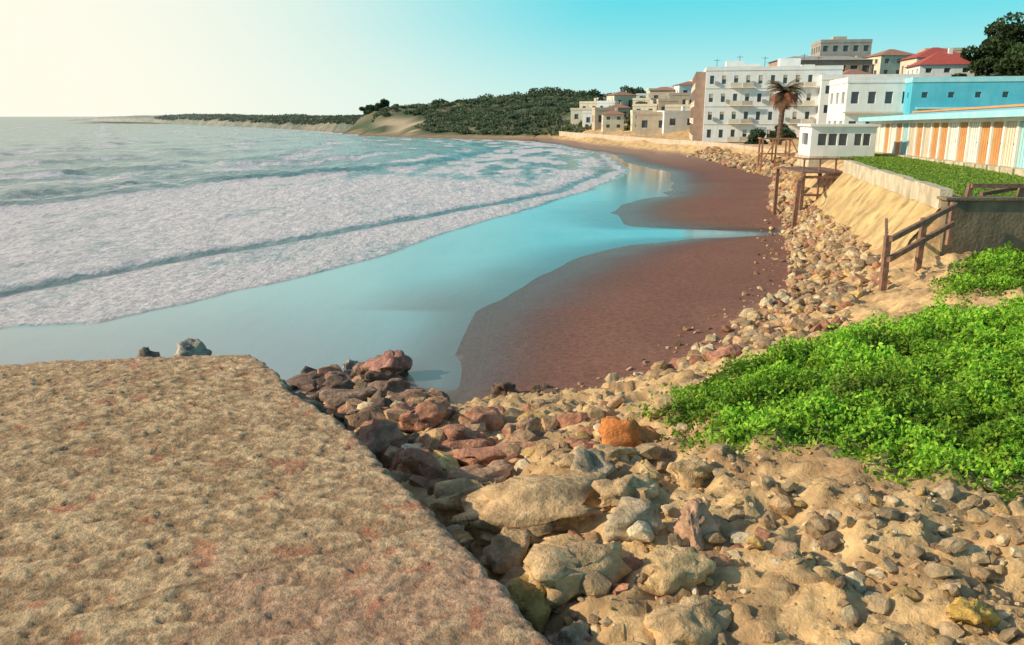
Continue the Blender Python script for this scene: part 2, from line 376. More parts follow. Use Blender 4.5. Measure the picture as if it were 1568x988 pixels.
np_mesh('sea',np.stack([X,Y,Zs],-1).reshape(-1,3),grid_faces(nr,nc,keep),[t.m],col,True,col2=col2)

# ---------------------------------------------------------------- concrete quay slab
EY=[-4,0,2.5,3.81,4.53,5.6,6.9,8.0,8.7,9.43]; EX=[2,1.4,.75,.27,-.10,-.71,-1.46,-2.30,-2.62,-3.15]
FX=[-30,-9,-6,-4.6,-3.2]; FY=[7,8.7,9.0,9.3,9.43]
s_=np.concatenate([np.linspace(0,.72,60)[:-1],np.linspace(.72,1,380)]); t_=np.concatenate([np.linspace(0,.45,50)[:-1],np.linspace(.45,1,460)])
S,T=np.meshgrid(s_,t_); yn=-4+T*13.43
xe=np.interp(yn,EY,EX)+(fbm(yn*1.2,yn*0+3,71)-.5)*.12+(fbm(yn*7,yn*0+3,72)-.5)*.09
X=-30+(xe+30)*S; yf=np.interp(X,FX,FY)+(fbm(X*1.3,X*0,73)-.5)*.14+(fbm(X*7,X*0,74)-.5)*.05
Y=-4+T*(yf+4)
tex=fbm(X*10,Y*14,75,4); tex2=fbm(X*30,Y*30,76,3)
Z=3.2+(fbm(X*.5,Y*.5,77)-.5)*.03+(tex-.5)*.036+(tex2-.5)*.022
pit=sstep(.56,.64,fbm(X*8,Y*12,79,4)); Z-=pit*.011
edge=np.minimum((1-S)*(xe+30),(1-T)*13.4); Z-=.045*np.exp(-edge/.03)
V=[np.stack([X,Y,Z],-1).reshape(-1,3)]; F=[grid_faces(*X.shape)]
c0=np.array([.64,.455,.26]); c1=np.array([.38,.24,.13]); c2=np.array([.58,.33,.23])
Cc=mixc(np.zeros(X.shape+(3,))+c0,c1,sstep(.54,.40,tex)*.75); Cc=mixc(Cc,c1*.85,pit*.55); Cc=mixc(Cc,c2,sstep(.5,.72,fbm(X*.7,Y*.7,78))*.5)
Cc=mixc(Cc,np.array([.58,.38,.28]),np.exp(-edge/.22)*.35)
Cc=Cc*(.85+.3*fbm(X*2.5,Y*2.5,83))[...,None]
# hairline joint across the slab and a few rusty specks
jn=np.abs(Y-(5.2+.55*(X+.5))+(fbm(X*3,Y*3,85)-.5)*.15); jm=np.exp(-(jn/.018)**2)*(X>-2.6); Cc=mixc(Cc,c1*.5,jm*.7)
Cc=mixc(Cc,np.array([.50,.19,.11]),sstep(.74,.80,fbm(X*5,Y*5,86,2))*.6)
cols=[Cc.reshape(-1,3)]; off=X.size
for line in (np.stack([X[:,-1],Y[:,-1],Z[:,-1]],-1),np.stack([X[-1,::-1],Y[-1,::-1],Z[-1,::-1]],-1)):
    n=len(line); lv=[]
    for k,dz in enumerate((0,.12,.3,.55,.9,1.6)):
        l2=line.copy(); l2[:,2]-=dz; 
        j=(fbm(l2[:,0]*4+l2[:,1]*4,l2[:,2]*5,80)-.5)*.16*(k>0); l2[:,0]-=j+.03*k; l2[:,1]-=j+.02*k; lv.append(l2)
    V.append(np.concatenate(lv)); F.append(grid_faces(6,n)[:,::-1]+off); off+=n*6
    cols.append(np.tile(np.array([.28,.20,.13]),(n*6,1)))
t=attrmat('rough_concrete',nscale=22,var=.45,bs=1.0,bd=.028,bscale=42)
np_mesh('concrete_quay',np.concatenate(V),np.concatenate(F),[t.m],np.concatenate(cols),True)

# ---------------------------------------------------------------- stones
def hull(n,flat=.7,seed=0,box=.6):
    r=random.Random(seed); bm=bmesh.new()
    for i in range(n):
        v=Vector((r.gauss(0,1),r.gauss(0,1),r.gauss(0,1))).normalized()
        m=max(abs(v.x),abs(v.y),abs(v.z)); v=v*((1-box)+box/m)*r.uniform(.82,1.0)
        bm.verts.new((v.x*.5,v.y*.5*r.uniform(.9,1.1),v.z*.5*flat))
    bmesh.ops.convex_hull(bm,input=bm.verts)
    for v in [v for v in bm.verts if not v.link_faces]: bm.verts.remove(v)
    bmesh.ops.triangulate(bm,faces=bm.faces); return bm
temps=[]
for i in range(14):
    bm=hull(26,random.uniform(.5,.85),i,random.uniform(.2,.6)); bm.verts.ensure_lookup_table()
    vs=np.array([v.co[:] for v in bm.verts]); bm.verts.index_update(); fs=np.array([[v.index for v in f.verts] for f in bm.faces]); temps.append((vs,fs)); bm.free()
TAN=[(.64,.46,.24),(.68,.52,.30),(.54,.36,.19),(.46,.32,.18),(.40,.29,.17),(.66,.45,.18),(.72,.59,.38)]
GRY=[(.46,.35,.21),(.38,.28,.17),(.54,.40,.23),(.60,.46,.27),(.28,.20,.13),(.50,.33,.18),(.70,.57,.36)]
RED=[(.48,.23,.13),(.54,.30,.17),(.42,.21,.13),(.58,.37,.21),(.54,.35,.20)]
DRK=[(.16,.11,.08),(.20,.14,.095),(.28,.17,.12)]
def stones(name,P,mat):
    V=[];F=[];C=[];off=0
    for (x,y,z,s,col) in P:
        vs,fs=random.choice(temps)
        a=random.uniform(0,6.28); b=random.gauss(0,.35); c_=random.gauss(0,.35)
        sc=np.array([s*random.uniform(.8,1.35),s*random.uniform(.7,1.05),s*random.uniform(.7,1.1)])
        v=vs*sc
        ca,sa=math.cos(b),math.sin(b); v=v@np.array([[1,0,0],[0,ca,sa],[0,-sa,ca]])
        ca,sa=math.cos(c_),math.sin(c_); v=v@np.array([[ca,0,-sa],[0,1,0],[sa,0,ca]])
        ca,sa=math.cos(a),math.sin(a); v=v@np.array([[ca,sa,0],[-sa,ca,0],[0,0,1]])
        V.append(v+np.array([x,y,z])); F.append(fs+off); off+=len(v)
        k=random.uniform(.7,1.12); C.append(np.tile(np.array(col)*k,(len(v),1)))
    return np_mesh(name,np.concatenate(V),np.concatenate(F),[mat],np.concatenate(C),False)
rockm=attrmat('rock',nscale=10,var=.5,bs=.9,bd=.035,bscale=24).m
def scatter(n,xf,yr,smin,smax,pal,pw=2.2,lift=.25,cond=None):
    P=[]
    while len(P)<n:
        m=n*2
        y=rng.uniform(yr[0],yr[1],m); lo,hi=xf(y); x=lo+(hi-lo)*rng.uniform(0,1,m)
        ok=np.ones(m,bool) if cond is None else cond(x,y)
        x,y=x[ok],y[ok]; z=H(x,y)
        for i in range(len(x)):
            if len(P)>=n: break
            s=smin+(smax-smin)*random.random()**pw
            P.append((x[i],y[i],z[i]+s*lift*random.uniform(-.3,1),s,random.choice(pal)))
    return P
slabx=lambda y:np.interp(y,EY,EX)
nog=lambda x,y:~gmask(x,y)
P=scatter(3000,lambda y:(slabx(y)+.1,slabx(y)*0+7),(1.6,6.0),.03,.20,GRY+TAN,3.0,.22,lambda x,y:(~gmask(x,y))&((fbm(x*.8,y*.8,90)>.54)|(y<4.0+.8*(fbm(x,y,91)-.5))))
P+=scatter(70,lambda y:(slabx(y)+.1,slabx(y)*0+5),(2.6,7.0),.14,.28,TAN+TAN+TAN+RED,2.0,.10,nog)
P+=scatter(480,lambda y:(slabx(y)+.1,slabx(y)*0+2.4),(4.5,10.5),.04,.22,TAN+TAN+RED,2.4,.15,nog)
P+=scatter(4600,lambda y:(slabx(y)+.1,slabx(y)*0+8.5),(1.8,12.0),.012,.05,TAN,1.8,.25,nog)
stones('rubble_stones',P,rockm)
P=scatter(250,lambda y:(slabx(y)*0-2.6,slabx(y)*0+1.5),(7.6,11.6),.10,.52,RED+TAN+RED,1.5,.18,lambda x,y:x>slabx(np.minimum(y,9.4))+.15)
P+=scatter(230,lambda y:(y*0-4.6,y*0-1.0),(10.6,16.6),.15,.70,DRK+RED,1.5,.1,lambda x,y:(x<-1.2-(y-12)*.12))
P+=scatter(46,lambda y:(-5.4+(y-16)*.15,-2.0-(y-16)*.35),(16.4,18.8),.2,.65,DRK+DRK+RED,1.4,.25)
P+=scatter(170,lambda y:(y*0-.6,y*0+2.6),(13.6,16.2),.06,.34,DRK+RED+TAN,2.2,.1)
P+=scatter(160,lambda y:(y*0-.2,y*0+3.4),(9,14),.04,.18,TAN,2.4,.1,nog)
stones('shore_rocks',P,rockm)
P=scatter(2200,lambda y:(xR(y)-.2,np.where(y<25,xR(y)+1.5+(y<24)*2.0,xB_(y)+.1)),(15.2,47),.10,.52,TAN+GRY+RED,1.8,.3,nog)
P+=scatter(260,lambda y:(xR(y)-1.6,xR(y)+.2),(15.2,46),.05,.28,DRK+RED+TAN,2.8,.1)
P+=scatter(1100,lambda y:(xR(y)-.8,xB_(y)+.3),(46,118),.25,.95,RED+TAN+RED+GRY,1.6,.3)
stones('beach_rubble',P,rockm)

# big boulders
bouldm=attrmat('boulder_rock',nscale=6,var=.55,bs=1.0,bd=.06,bscale=11).m
def boulder(x,y,z,w,d,h,col,rot=0,seed=1,rough=.17,name='boulder'):
    bm=hull(18,1.0,seed,.5)
    bmesh.ops.subdivide_edges(bm,edges=bm.edges,cuts=4,use_grid_fill=True)
    bmesh.ops.triangulate(bm,faces=bm.faces)
    for _ in range(2): bmesh.ops.smooth_vert(bm,verts=bm.verts,factor=.5,use_axis_x=True,use_axis_y=True,use_axis_z=True)
    bm.normal_update()
    for v in bm.verts:
        p=v.co*3+Vector((seed*3.1,0,0)); n=mnoise.fractal(p,.7,2.2,6)
        n2=mnoise.noise(Vector((v.co.x*2,v.co.y*2,v.co.z*9+seed)))*.35
        n3=-abs(mnoise.noise(p*1.3+Vector((9,9,9))))*.5
        v.co+=v.normal*(n*rough+n2*rough+n3*rough)
    for v in bm.verts: v.co=Vector((v.co.x*w,v.co.y*d,v.co.z*h))*1.12
    me=bpy.data.meshes.new(name); bm.to_mesh(me); 
    at=me.color_attributes.new('Col','FLOAT_COLOR','POINT')
    for i,v in enumerate(bm.verts):
        k=.8+.45*(mnoise.fractal(v.co*4+Vector((seed,0,0)),1,2,4)*.5+.5)
        at.data[i].color=(col[0]*k,col[1]*k,col[2]*k,1)
    bm.free(); me.polygons.foreach_set('use_smooth',[True]*len(me.polygons)); me.materials.append(bouldm)
    ob=bpy.data.objects.new(name,me); scene.collection.objects.link(ob); ob.location=(x,y,z); ob.rotation_euler=(0,0,rot)
tan=(.70,.49,.25); tan2=(.62,.43,.23); gr=(.50,.39,.25); rd=(.54,.27,.17); org=(.74,.27,.08); dk=(.19,.13,.095)
BL=[(-.40,6.95,.95,.6,.42,tan,.3),(.28,6.15,1.6,1.05,.5,tan2,.15),(.42,4.95,.82,.6,.5,tan2,.6),(.10,4.75,.46,.4,.5,(.66,.44,.15),1.2),(.38,4.35,.32,.26,.27,gr,.2),
(1.38,5.35,.42,.36,.42,(.58,.36,.23),.4),(1.30,8.2,.78,.55,.62,org,.3),(.85,8.3,.4,.35,.3,rd,.3),(-.62,9.0,.9,.6,.42,rd,.2),(-.15,8.3,.95,.55,.3,rd,.1),(.1,9.3,.6,.4,.4,(.58,.36,.22),.7),(.35,8.7,.55,.45,.3,(.54,.34,.2),.2),
(-1.72,9.4,.95,.8,.7,(.46,.25,.16),.5),(-2.75,9.9,.95,.7,.5,(.42,.27,.16),.1),(-1.9,10.6,1.3,.8,.6,(.40,.26,.16),.4),
(-2.9,18.2,1.05,.8,.8,(.42,.22,.17),.5),(-3.0,16.8,1.2,.8,.6,dk,.1),(-4.6,17.6,1.2,.7,.45,dk,.2),(-5.3,17.2,.7,.5,.35,dk,.2),(-3.9,17.4,.9,.6,.4,dk,.6),(-3.95,18.9,.45,.35,.4,(.45,.43,.38),.9),(-2.6,15.4,1.1,.8,.7,(.30,.2,.15),.3),(-3.6,15.8,1.2,.9,.6,dk,.3),(-3.0,14.4,1.3,.9,.6,(.34,.23,.16),.6),(-3.9,13.6,1.2,.9,.6,(.28,.2,.14),.6),
(-.15,16.3,.6,.5,.55,dk,.4),(.6,16.6,.55,.3,.22,dk,.4),(4.2,15.3,.8,.6,.55,rd,.4),(2.5,15.3,.45,.4,.35,rd,.4),
(.75,6.9,.5,.45,.35,gr,.9),(1.6,6.6,.45,.4,.25,tan,.9),(1.05,4.2,.5,.4,.28,tan2,.1),(1.75,3.6,.35,.3,.28,tan,.5),(2.6,4.0,.3,.24,.22,(.70,.45,.12),.5),(2.9,3.3,.28,.2,.2,org,.5),(.75,3.6,.4,.3,.2,tan2,.5),(-.85,8.0,.5,.4,.35,tan,.5),(-.95,7.2,.4,.5,.3,rd,.5),(-1.1,8.6,.5,.5,.35,(.54,.30,.19),.1),
(.95,6.1,.55,.4,.3,tan2,.4),(.9,5.4,.5,.42,.3,gr,.2),(.0,5.6,.5,.35,.35,tan2,.9),(1.1,4.75,.42,.36,.28,tan,.3),(.65,7.6,.7,.5,.3,tan,.2),(-.3,7.7,.6,.4,.3,(.58,.37,.23),.6),(1.0,7.4,.5,.4,.25,tan2,.6),
(-1.2,10.3,.8,.6,.4,rd,.3),(-.4,10.2,.7,.5,.35,rd,.8),(-2.2,12.0,1.1,.8,.5,(.38,.24,.15),.3),(1.9,9.2,.6,.45,.25,tan,.2),(-3.0,10.9,1.0,.8,.6,(.34,.22,.15),.3),(-1.9,13.2,1.1,.8,.5,(.38,.23,.15),.1)]
for i,(x,y,w_,d_,h_,c_,r_) in enumerate(BL):
    boulder(x,y,max(-.05,float(H(x,y)))+h_*.16,w_,d_,h_,c_,r_,i+11)
boulder(-4.05,9.75,2.95,.45,.4,.62,(.46,.40,.32),.3,91); boulder(-4.6,9.8,2.9,.45,.3,.55,(.30,.25,.2),.3,92); boulder(-4.2,10.3,1.3,2.2,1.6,2.4,(.22,.17,.13),.3,93)
boulder(-3.3,10.4,1.9,1.6,1.0,1.3,(.24,.18,.13),.2,94); boulder(-3.1,11.6,1.0,1.5,1.0,1.0,(.20,.15,.11),.2,95)

# ---------------------------------------------------------------- leaves
def leaves(name,P,size,C,mat,up=.4):
    n=len(P); a=rng.normal(size=(n,3)); a/=np.linalg.norm(a,axis=1)[:,None]
    nn=rng.normal(size=(n,3)); nn[:,2]+=up; 
    b=np.cross(a,nn); b/=np.linalg.norm(b,axis=1)[:,None]+1e-9
    s=np.asarray(size)[:,None] if np.ndim(size) else size
    l=a*s; w_=b*s*.55; k=np.cross(a,b)*s*.15
    V=np.stack([P-l,P+w_+k,P+l,P-w_+k],1).reshape(-1,3); F=np.arange(n*4).reshape(-1,4)
    return np_mesh(name,V,F,[mat],np.repeat(C,4,0),False)
def leafmat(name):
    t=NT(name); a=t.attr().outputs['Color']; t.base(a); t.b.inputs['Roughness'].default_value=.55
    t.b.inputs['Specular IOR Level'].default_value=.25
    tr=t.n('ShaderNodeBsdfTranslucent'); t.l(a,tr.inputs['Color']); ms=t.n('ShaderNodeMixShader'); ms.inputs[0].default_value=.35
    t.l(t.b.outputs[0],ms.inputs[1]); t.l(tr.outputs[0],ms.inputs[2]); t.l(ms.outputs[0],t.t.nodes['Material Output'].inputs[0]); return t.m
lm=leafmat('leaf')
N=350000
y=4.6+18.4*rng.uniform(0,1,N)**1.35; x=1.2+rng.uniform(0,1,N)*(y*.72+1.8)
k=gsoft(x,y,.35)>rng.uniform(.05,1.0,N); x,y=x[k],y[k]
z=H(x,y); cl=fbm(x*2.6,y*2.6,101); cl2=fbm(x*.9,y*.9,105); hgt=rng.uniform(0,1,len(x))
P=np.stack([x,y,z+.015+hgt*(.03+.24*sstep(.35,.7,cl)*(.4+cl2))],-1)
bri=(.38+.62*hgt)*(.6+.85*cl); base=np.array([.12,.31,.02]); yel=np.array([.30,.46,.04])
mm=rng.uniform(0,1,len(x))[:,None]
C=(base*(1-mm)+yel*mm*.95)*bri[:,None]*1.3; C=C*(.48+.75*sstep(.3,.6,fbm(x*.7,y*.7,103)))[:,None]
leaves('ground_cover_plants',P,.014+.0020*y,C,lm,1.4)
N=22000; y=rng.uniform(25.6,60,N); x=xT(y)+.8+rng.uniform(0,1,N)*6.5; z=H(x,y)
P=np.stack([x,y,z+rng.uniform(0,.07,N)],-1); C=np.array([.22,.36,.05])*rng.uniform(.6,1.2,N)[:,None]
leaves('lawn_grass',P,.055,C,lm,.6)

# trees
def tree(name,x,y,z,h,r,n=2600,col=(.045,.085,.025),lobes=11,leaf=.16,trunk=.45,asp=.7):
    V=[];F=[];off=0
    def limb(p,q,r0,r1,seg=7):
        nonlocal off
        p=np.array(p,float);q=np.array(q,float);d=(q-p)/np.linalg.norm(q-p)
        u=np.cross(d,[.3,.9,.1]);u/=np.linalg.norm(u);v=np.cross(d,u)
        for k in range(4):
            f=k/3; c=p+(q-p)*f; rad=r0+(r1-r0)*f
            for s in range(seg):
                an=s/seg*6.283; V.append(c+rad*(u*math.cos(an)+v*math.sin(an)))
        for k in range(3):
            for s in range(seg):
                a_=off+k*seg+s;b_=off+k*seg+(s+1)%seg; F.append((a_,b_,b_+seg,a_+seg))
        off+=4*seg
    top=(x+random.uniform(-.3,.3),y,z+h*trunk)
    limb((x,y,z-.3),top,r*.08,r*.05)
    cs=[]
    for i in range(lobes):
        a=random.uniform(0,6.28); rr_=r*random.uniform(.1,.72); cz=z+h*random.uniform(trunk,.88)
        cx=(x+math.cos(a)*rr_,y+math.sin(a)*rr_,cz); limb(top,cx,r*.04,r*.012,5); cs.append((cx,r*random.uniform(.30,.5)))
    nv=len(V); cols=[np.tile((.12,.08,.05),(nv,1))]
    per=n//lobes; PP=[];CC=[]
    for c_,rad in cs:
        d=rng.normal(size=(per,3)); d/=np.linalg.norm(d,axis=1)[:,None]; rd_=rad*rng.uniform(.3,1,per)**.5
        p=d*rd_[:,None]*np.array([1,1,asp])+np.array(c_); PP.append(p)
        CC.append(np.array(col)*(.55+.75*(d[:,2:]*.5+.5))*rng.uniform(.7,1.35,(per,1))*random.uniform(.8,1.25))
    P=np.concatenate(PP);C=np.concatenate(CC); m=len(P)
    a=rng.normal(size=(m,3));a/=np.linalg.norm(a,axis=1)[:,None];b=np.cross(a,rng.normal(size=(m,3)));b/=np.linalg.norm(b,axis=1)[:,None]
    q=np.stack([P-a*leaf,P+b*leaf*.6,P+a*leaf,P-b*leaf*.6],1).reshape(-1,3)
    Fs=np.concatenate([np.array(F),np.arange(m*4).reshape(-1,4)+nv])
    np_mesh(name,np.concatenate([np.array(V),q]),Fs,[lm],np.concatenate([cols[0],np.repeat(C,4,0)]),False)
for (x,y,h,r) in [(75,126,8,5),(82,128,8.5,5.5),(78,120,7.5,5),(86,122,10,6),(72.5,128,6,4),(75,116,7,4.5),(80,112,9.5,5.5),(68,100,6.0,4),(75,104,9.5,5),(64,96,4,3.2),(57,105,4,2.5),(66,108,5,4),(57,140,4,3),(48,150,4,3)]:
    tree('broadleaf_tree',x,y,float(H(x,y)),h,r,4200,col=(.055,.085,.03),lobes=15,leaf=.34,trunk=.25)
for (x,y,h,r) in [(-52,300,3.0,3),(-47,300,4.0,3.2),(-41,298,2.8,3),(-34,297,2.5,3),(-26,296,2.6,4),(-18,296,2.4,4),(-8,296,2.6,5),(12,292,2.6,6),(20,288,2.6,6),(3,290,2.6,6),(28,285,2.8,5),(34,230,5,4),(24,226,4,3),(33,210,4,3),(30,190,5,3),(26,178,3.5,2.5),(53,150,4,3),(60,160,5,4),(39,118,3.0,1.8),(33,112,2.5,1.6)]:
    tree('broadleaf_tree',x,y,float(H(x,y))-.8,h,r,1300,col=(.08,.115,.06),leaf=.45,trunk=.2)
n=4200; yy=rng.uniform(195,320,n); xx=rng.uniform(-58,75,n); hh=H0(xx,yy); k=(hh>1.3)&(xx>xW(yy)+2.5)&(fbm(xx*.08,yy*.08,55)>.36)
k&=~((xx<-27)&(xx>-44)&(yy<288)&(yy>235)&(hh<6))
n2=300; xx=np.concatenate([xx[k],rng.uniform(50,100,n2)]); yy=np.concatenate([yy[k],rng.uniform(60,190,n2)])
PP=[];CC=[]
for x,y,z in zip(xx,yy,H(xx,yy)):
    rad=random.uniform(.7,1.9); m=42; d=rng.normal(size=(m,3)); d/=np.linalg.norm(d,axis=1)[:,None]; d[:,2]=abs(d[:,2])
    PP.append(d*rad*rng.uniform(.5,1,(m,1))*np.array([1.2,1.2,.8])+np.array([x,y,z]))
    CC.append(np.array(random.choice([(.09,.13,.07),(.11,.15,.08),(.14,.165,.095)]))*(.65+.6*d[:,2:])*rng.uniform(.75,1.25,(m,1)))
leaves('hillside_scrub',np.concatenate(PP),.42,np.concatenate(CC),lm,.5)

# palm
def palm(x,y,z,h):
    V=[];F=[];C=[];off=0;seg=10;k=26
    for i in range(k):
        f=i/(k-1); rad=.36-.08*f+(.05 if i%2 else 0)
        for s in range(seg):
            a=s/seg*6.283; V.append((x+math.cos(a)*rad+.2*f*f,y+math.sin(a)*rad,z-.3+(h+.3)*f)); C.append((.22,.14,.10))
    for i in range(k-1):
        for s in range(seg):
            a=i*seg+s;b=i*seg+(s+1)%seg;F.append((a,b,b+seg,a+seg))
    off=len(V)
    for j in range(112):
        az=random.uniform(0,6.283); el=random.uniform(-1.25,1.35); Lf=random.uniform(2.1,3.0)*(1 if el>-.4 else .8)
        dead=el<.5; col=np.array(random.choice([(.38,.17,.10),(.30,.14,.09),(.25,.15,.09)] if dead else [(.14,.13,.05),(.30,.17,.08),(.20,.14,.07)]))
        p=np.array([x+.2,y,z+h]); n=10; dirh=np.array([math.cos(az),math.sin(az),0]); side=np.array([-math.sin(az),math.cos(az),0]); e=el
        for q in range(n):
            d=dirh*math.cos(e)+np.array([0,0,math.sin(e)]); e-=.15; p2=p+d*Lf/n; wl=.50*math.sin(math.pi*(q+1)/(n+1))+.06
            for sg in (-1,1):
                for u in (0,.5):
                    c=p+(p2-p)*u; tip=c+side*sg*wl+d*.25+np.array([0,0,-.22*wl-.05])
                    V+= [tuple(c),tuple(c+d*.12),tuple(tip),tuple(tip-d*.03)]; F.append((off,off+1,off+2,off+3)); off+=4
                    kk=random.uniform(.7,1.3); C+=[tuple(col*kk)]*4
            p=p2
    np_mesh('palm_tree',np.array(V),np.array(F),[lm],np.array(C),False)
palm(33.4,103,2.4,6.4)

# ---------------------------------------------------------------- building kit
class MB:
    def __init__(s): s.v=[];s.f=[];s.m=[];s.mats=[]
    def mi(s,k):
        if k not in s.mats: s.mats.append(k)
        return s.mats.index(k)
    def box(s,x0,x1,y0,y1,z0,z1,m):
        o=len(s.v); s.v+=[(x0,y0,z0),(x1,y0,z0),(x1,y1,z0),(x0,y1,z0),(x0,y0,z1),(x1,y0,z1),(x1,y1,z1),(x0,y1,z1)]
        for q in ((0,3,2,1),(4,5,6,7),(0,1,5,4),(1,2,6,5),(2,3,7,6),(3,0,4,7)): s.f.append(tuple(o+i for i in q)); s.m.append(s.mi(m))
    def poly(s,pts,m):
        o=len(s.v); s.v+=list(pts); s.f.append(tuple(range(o,o+len(pts)))); s.m.append(s.mi(m))
    def beam(s,p,q,t,m,t2=None):
        p=Vector(p);q=Vector(q);d=(q-p).normalized(); up=Vector((0,0,1)) if abs(d.z)<.9 else Vector((1,0,0))
        u=d.cross(up).normalized()*t*.5; v=d.cross(u).normalized()*(t2 or t)*.5; o=len(s.v)
        for c in (p,q):
            for a,b in ((-1,-1),(1,-1),(1,1),(-1,1)): s.v.append(tuple(c+u*a+v*b))
        for k in ((0,3,2,1),(4,5,6,7),(0,1,5,4),(1,2,6,5),(2,3,7,6),(3,0,4,7)): s.f.append(tuple(o+i for i in k)); s.m.append(s.mi(m))
    def hip(s,x0,x1,y0,y1,z,h,m,ov=.4,gable=False):
        x0-=ov;x1+=ov;y0-=ov;y1+=ov; ym=(y0+y1)/2; k=0 if gable else min((y1-y0)/2,(x1-x0)/2*.9)
        a,b,c,d=(x0,y0,z),(x1,y0,z),(x1,y1,z),(x0,y1,z); e=(x0+k,ym,z+h); f=(x1-k,ym,z+h)
        s.poly([a,b,f,e],m); s.poly([c,d,e,f],m); s.poly([b,c,f],m); s.poly([d,a,e],m); s.poly([d,c,b,a],m)
    def done(s,name,loc=(0,0,0),rot=0):
        me=bpy.data.meshes.new(name); me.from_pydata(s.v,[],s.f)
        for k in s.mats: me.materials.append(M[k])
        me.polygons.foreach_set('material_index',s.m); me.update()
        bm=bmesh.new(); bm.from_mesh(me); bmesh.ops.recalc_face_normals(bm,faces=bm.faces); bm.to_mesh(me); bm.free()
        ob=bpy.data.objects.new(name,me); scene.collection.objects.link(ob); ob.location=loc; ob.rotation_euler=(0,0,rot); return ob
def storeys(mb,x0,x1,y0,y1,z0,h,fl,bx,by,wall,ww=.5,wh=.5,t=.22,base=1.5):
    mb.box(x0+t,x1-t,y0+t,y1-t,z0-base,z0+h-.02,'glass'); fh=h/fl
    def side(f,L0,L1,n):
        bw=(L1-L0)/n; wd=bw*ww; e=L0
        for i in range(n):
            a=L0+i*bw+(bw-wd)/2; f(e,a,z0-base,z0+h); e=a+wd
            for k in range(fl):
                zb=z0+k*fh; lo=zb+fh*(1-wh)*.5; hi=lo+fh*wh
                f(a,a+wd,(z0-base if k==0 else zb),lo); f(a,a+wd,hi,zb+fh)
        f(e,L1,z0-base,z0+h)
    side(lambda a,b,c,d:mb.box(a,b,y0,y0+t,c,d,wall),x0,x1,bx); side(lambda a,b,c,d:mb.box(a,b,y1-t,y1,c,d,wall),x0,x1,bx)
    side(lambda a,b,c,d:mb.box(x0,x0+t,a,b,c,d,wall),y0+t,y1-t,by); side(lambda a,b,c,d:mb.box(x1-t,x1,a,b,c,d,wall),y0+t,y1-t,by)
def flatroof(mb,x0,x1,y0,y1,z,m,p=.5):
    mb.box(x0-.08,x1+.08,y0-.08,y1+.08,z,z+.2,m)
    for q in ((x0-.05,x1+.05,y0-.05,y0+.15),(x0-.05,x1+.05,y1-.15,y1+.05),(x0-.05,x0+.15,y0+.15,y1-.15),(x1-.15,x1+.05,y0+.15,y1-.15)): mb.box(*q,z+.2,z+.2+p,m)

# main apartment block
mb=MB(); Wd,Dp,Hh=19,30,10.3
storeys(mb,0,Wd,0,Dp,0,Hh,4,11,10,'white',.34,.46)
flatroof(mb,0,Wd,0,Dp,Hh,'white',.35)
rb=random.Random(5)
for k in range(4):
    z=k*Hh/4
    mb.box(.0,Wd,-.06,-.004,z+.02,z+.12,'cream')
    for i in range(5):
        a=1.2+i*5.8; mb.box(-1.5,-.005,a,a+4.6,z+.1,z+.28,'white'); mb.box(-1.5,-1.4,a,a+4.6,z+.28,z+.95,'cream')
        mb.box(-1.5,-.005,a-.12,a-.003,z+.0,z+2.5,'brownw'); mb.box(-.04,-.004,a+.6,a+3.8,z+.3,z+2.2,'brownw')
    for i in range(11):   # shutters part-closed, air units, small balconies
        bw=Wd/11; a=i*bw+bw*.33; zb=z+Hh/4*.27; hw=Hh/4*.46
        if rb.random()<.45: mb.box(a,a+bw*.34,.06,.12,zb+hw*rb.uniform(.3,.7),zb+hw,'beige')
        if rb.random()<.25: mb.box(a+bw*.4,a+bw*.7,-.35,-.07,zb-.1,zb+.35,'grey')
        if i in (2,3,7,8): mb.box(i*bw+.1,(i+1)*bw-.1,-.8,-.07,z+.13,z+.24,'white'); mb.box(i*bw+.1,(i+1)*bw-.1,-.8,-.75,z+.24,z+.85,'beige' if i%2 else 'cream')
for a,b,w_,h_ in ((3,4,2.6,1.6),(11,6,3,2.0),(15,12,2,1.4),(6,15,3,1.8)): mb.box(a,a+w_,b,b+w_,Hh+.2,Hh+h_,'white')
for a,b in ((5,5),(9,8),(14,3),(17,9),(2,12)): mb.beam((a,b,Hh),(a,b,Hh+2.4),.07,'metal'); mb.beam((a-.5,b,Hh+2.2),(a+.5,b,Hh+2.2),.05,'metal')
mb.done('apartment_building',(28.7,124,2.2),math.radians(-11))
mb=MB(); storeys(mb,0,13,0,12,0,8.0,3,7,4,'white',.36,.42); flatroof(mb,0,13,0,12,8.0,'white'); mb.done('white_apartment_annex',(44,119,3),math.radians(-12))
mb=MB(); storeys(mb,0,11,0,10,0,7.5,3,5,4,'grey',.5,.5,base=6); flatroof(mb,0,11,0,10,7.5,'grey'); mb.box(3,6,2,5,7.7,9,'beige'); mb.done('hilltop_apartment_building',(70,192,14.6),math.radians(-8))
mb=MB(); storeys(mb,0,18,0,8,0,4,1,8,3,'brownw',.6,.5,base=6); mb.hip(0,18,0,8,4,1.0,'grey'); mb.done('long_roof_building',(52,165,12.6),math.radians(-5))
mb=MB(); storeys(mb,0,6.8,0,8,0,6.0,2,4,3,'white',.45,.40); flatroof(mb,0,6.8,0,8,6.0,'white',.35); mb.box(-.3,7.1,-.5,-.09,2.9,3.05,'cream'); mb.done('white_beach_building',(35.3,88,3.4),math.radians(-8))
mb=MB(); storeys(mb,0,34,0,9,0,4.9,2,14,3,'blue',.22,.22); flatroof(mb,0,34,0,9,4.9,'cyan',.3); mb.box(.5,33.5,-.35,-.09,2.3,2.5,'cyan')
mb.done('blue_building',(40.2,84,4.4),math.radians(-14))
